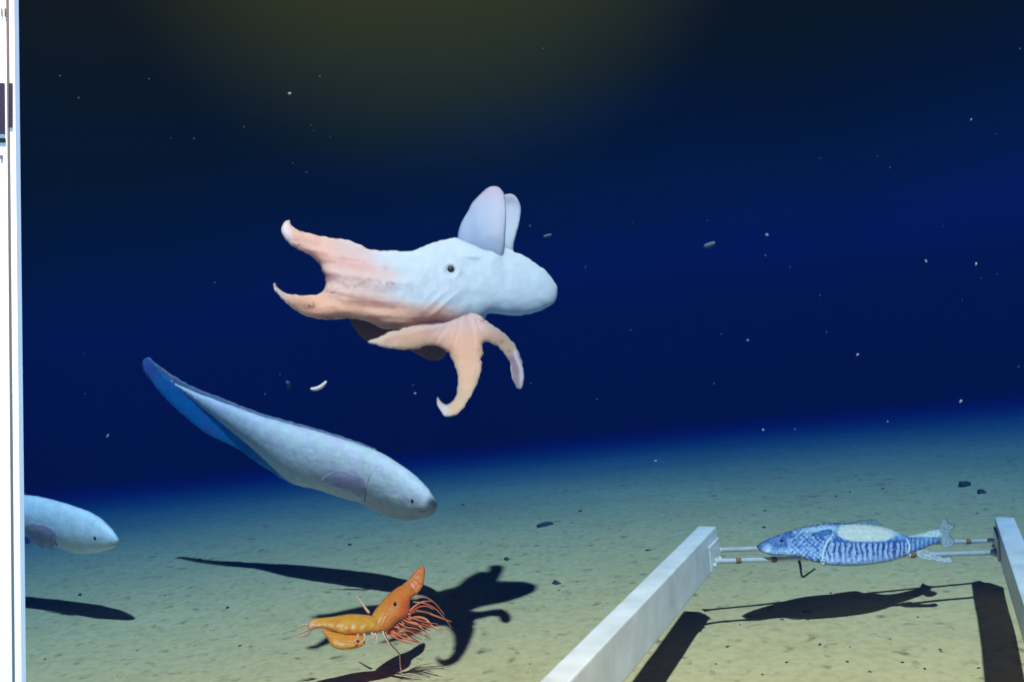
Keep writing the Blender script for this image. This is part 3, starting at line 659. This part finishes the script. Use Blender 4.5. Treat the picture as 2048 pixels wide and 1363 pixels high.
ground_thing('rock', 1013, 1119, 6, .6, M_STONE, 'small dark pebble alone on the green seabed above the octopus shadow', 'rock', 'stones on the seabed', 11)
pk = [(1118, 1180), (1136, 1184), (1205, 1212), (1112, 1276), (1296, 1101), (926, 1010), (845, 1095), (1700, 984), (1672, 993), (1766, 976), (1712, 950), (1955, 1027), (2028, 1000), (1530, 1022), (1528, 1055), (1662, 1186), (1565, 1240), (1402, 1340), (1525, 1352), (1573, 1325), (1695, 1325), (1781, 1280), (1805, 1325), (1880, 1300), (1882, 1302), (1955, 1330), (1957, 1338), (1990, 1304), (1836, 1236), (1640, 1290),
      (1432, 1330), (1455, 1295), (1700, 1293), (275, 1302), (236, 1353), (400, 1120), (545, 1130), (700, 1090), (480, 1292), (520, 1300), (380, 1345), (1000, 1220), (960, 1150), (1060, 1330), (905, 1160), (1240, 1060), (1160, 1022), (1000, 1038), (330, 1190), (600, 1070), (1620, 1330), (1850, 1340), (1740, 1345), (1480, 1250), (90, 1320), (160, 1190), (455, 1215), (1330, 1125), (1560, 975), (1420, 985)]
for i, p in enumerate(pk):
    ground_thing('pebble', p[0], p[1], random.uniform(1.4, 4.4), random.uniform(.25, .6), M_STONE, 'tiny dark pebble lying on the seabed', 'pebble', 'tiny dark pebbles on the seabed', i + 20)
for i, p in enumerate([(1690, 980), (1363, 987), (1698, 1285), (1117, 1131), (1890, 990), (1360, 1068), (1240, 1068), (420, 1250), (1740, 1165)]):
    ground_thing('shell_fragment', p[0], p[1], random.uniform(2.5, 3.8), .5, M_PALE, 'tiny pale fragment lying on the seabed', 'shell', 'pale fragments on the seabed', i + 90)

# ------------------------------------------------------------------ marine snow
fl = [(580, 187, 5), (640, 153, 3), (157, 196, 3), (298, 158, 2.4), (488, 254, 3), (388, 277, 3), (341, 276, 2), (622, 250, 2.4), (628, 262, 2), (586, 326, 2.4), (613, 344, 3), (660, 275, 2), (1087, 97, 2.5), (120, 152, 2.6),
      (1060, 452, 3), (1171, 534, 3.5), (1534, 469, 6), (1531, 511, 3), (1942, 239, 4.5), (1991, 268, 2.6), (1639, 317, 2.4), (1755, 313, 2.6), (1780, 335, 2.8), (1852, 522, 4.5), (1952, 528, 4.5), (1994, 548, 2.6), (1962, 556, 2.4), (1415, 441, 2.6), (1580, 534, 3), (1887, 453, 2.6), (1924, 600, 3),
      (1495, 680, 4), (1443, 668, 2.4), (1653, 665, 2.6), (1715, 709, 4.5), (2037, 733, 3.2), (1428, 767, 3), (1921, 802, 5), (1526, 859, 4.5), (1590, 858, 3.4), (1775, 843, 4), (1311, 921, 4), (1325, 924, 3), (826, 769, 4), (830, 786, 4), (560, 748, 2.5), (215, 871, 5), (168, 707, 2.2), (170, 787, 2.2), (530, 788, 3.4), (1194, 798, 2.4), (1261, 660, 2.5), (2040, 98, 3), (430, 565, 2.2), (1062, 766, 3), (1640, 590, 2.4), (1265, 445, 2), (870, 705, 2.2)]
for i, (x_, y_, r_) in enumerate(fl):
    d_ = random.uniform(1.7, 3.0)
    v, f = ball((0, 0, 0), r_ * .62 * d_ / F_PX, (1.25, 1, .8), Matrix.Rotation(i, 3, 'Y'), 1, .6, i)
    o = link_mesh('snow_flake', v, f, M_SNOW if r_ > 3.9 else M_SNOWD); o.location = at(x_, y_, d_)
    tag(o, 'tiny pale fleck of marine snow drifting in the dark water', 'fleck', 'flecks drifting in the water')
def drift(pts, r0, r1, d_, m_, name, label):
    q = smooth_path([(*p, d_) for p in pts], 5); n_ = len(q)
    rr = [(r0 + (r1 - r0) * i / (n_ - 1)) * math.sin(math.pi * (i + 1) / (n_ + 1)) ** .5 * d_ / F_PX for i in range(n_)]
    v, f = tube([at(*p) for p in q], rr, 8); c_ = sum((Vector(x) for x in v), Vector()) / len(v)
    o = link_mesh(name, [Vector(x) - c_ for x in v], f, m_); o.location = c_; tag(o, label, 'fleck', 'flecks drifting in the water')
drift([(621, 777), (632, 777), (643, 772), (653, 762)], 4.2, 4.2, 2.0, mat('bright_fleck', (.9, .88, .95), rough=.8, transl=.3), 'curved_fleck', 'bright white curved sliver drifting between the fish and the octopus arms')
drift([(1408, 493), (1418, 490), (1430, 485)], 5, 5, 2.1, M_SNOWD, 'blurry_fleck', 'dim purple elongated fleck drifting far right of the octopus, below the dark upper water')
drift([(1087, 473), (1095, 471), (1103, 469)], 2.8, 2.8, 2.1, M_SNOWD, 'blurry_fleck', 'dim elongated fleck just right of the raised octopus fins')
drift([(572, 763), (578, 768), (577, 776)], 4, 4, 2.1, M_SNOWD, 'blurry_fleck', 'dim purple round smudge drifting left of the bright curved sliver')

# ------------------------------------------------------------------ the water's own haze
def haze():
    x, y0, y1, z0, z1 = 41.0, -2.0, 51.0, -8.0, 1.41
    vs = [(-x, y0, z0), (x, y0, z0), (x, y1, z0), (-x, y1, z0), (-x, y0, z1), (x, y0, z1), (x, y1, z1), (-x, y1, z1)]
    m = bpy.data.materials.new('sea_haze'); m.use_nodes = True; n = m.node_tree.nodes; l = m.node_tree.links
    n.remove(n['Principled BSDF']); pv = n.new('ShaderNodeVolumePrincipled'); l.new(pv.outputs[0], n['Material Output'].inputs['Volume'])
    # scattering = density*color ; absorption = density*(1-color)*(1-sqrt(absorption color))
    pv.inputs['Density'].default_value = HD; pv.inputs['Color'].default_value = (*HC, 1); pv.inputs['Absorption Color'].default_value = (*HA, 1)
    pv.inputs['Anisotropy'].default_value = 0.0; pv.inputs['Blackbody Intensity'].default_value = 0; pv.inputs['Emission Strength'].default_value = 0
    o = link_mesh('haze', vs, [(0, 3, 2, 1), (4, 5, 6, 7), (0, 1, 5, 4), (1, 2, 6, 5), (2, 3, 7, 6), (3, 0, 4, 7)], m, smooth=False); tag(o, kind='stuff')
HD = 1.15
HC = (0.0004, 0.0038, 0.0205)
HA = (0.05, 0.35, 0.82)
haze()
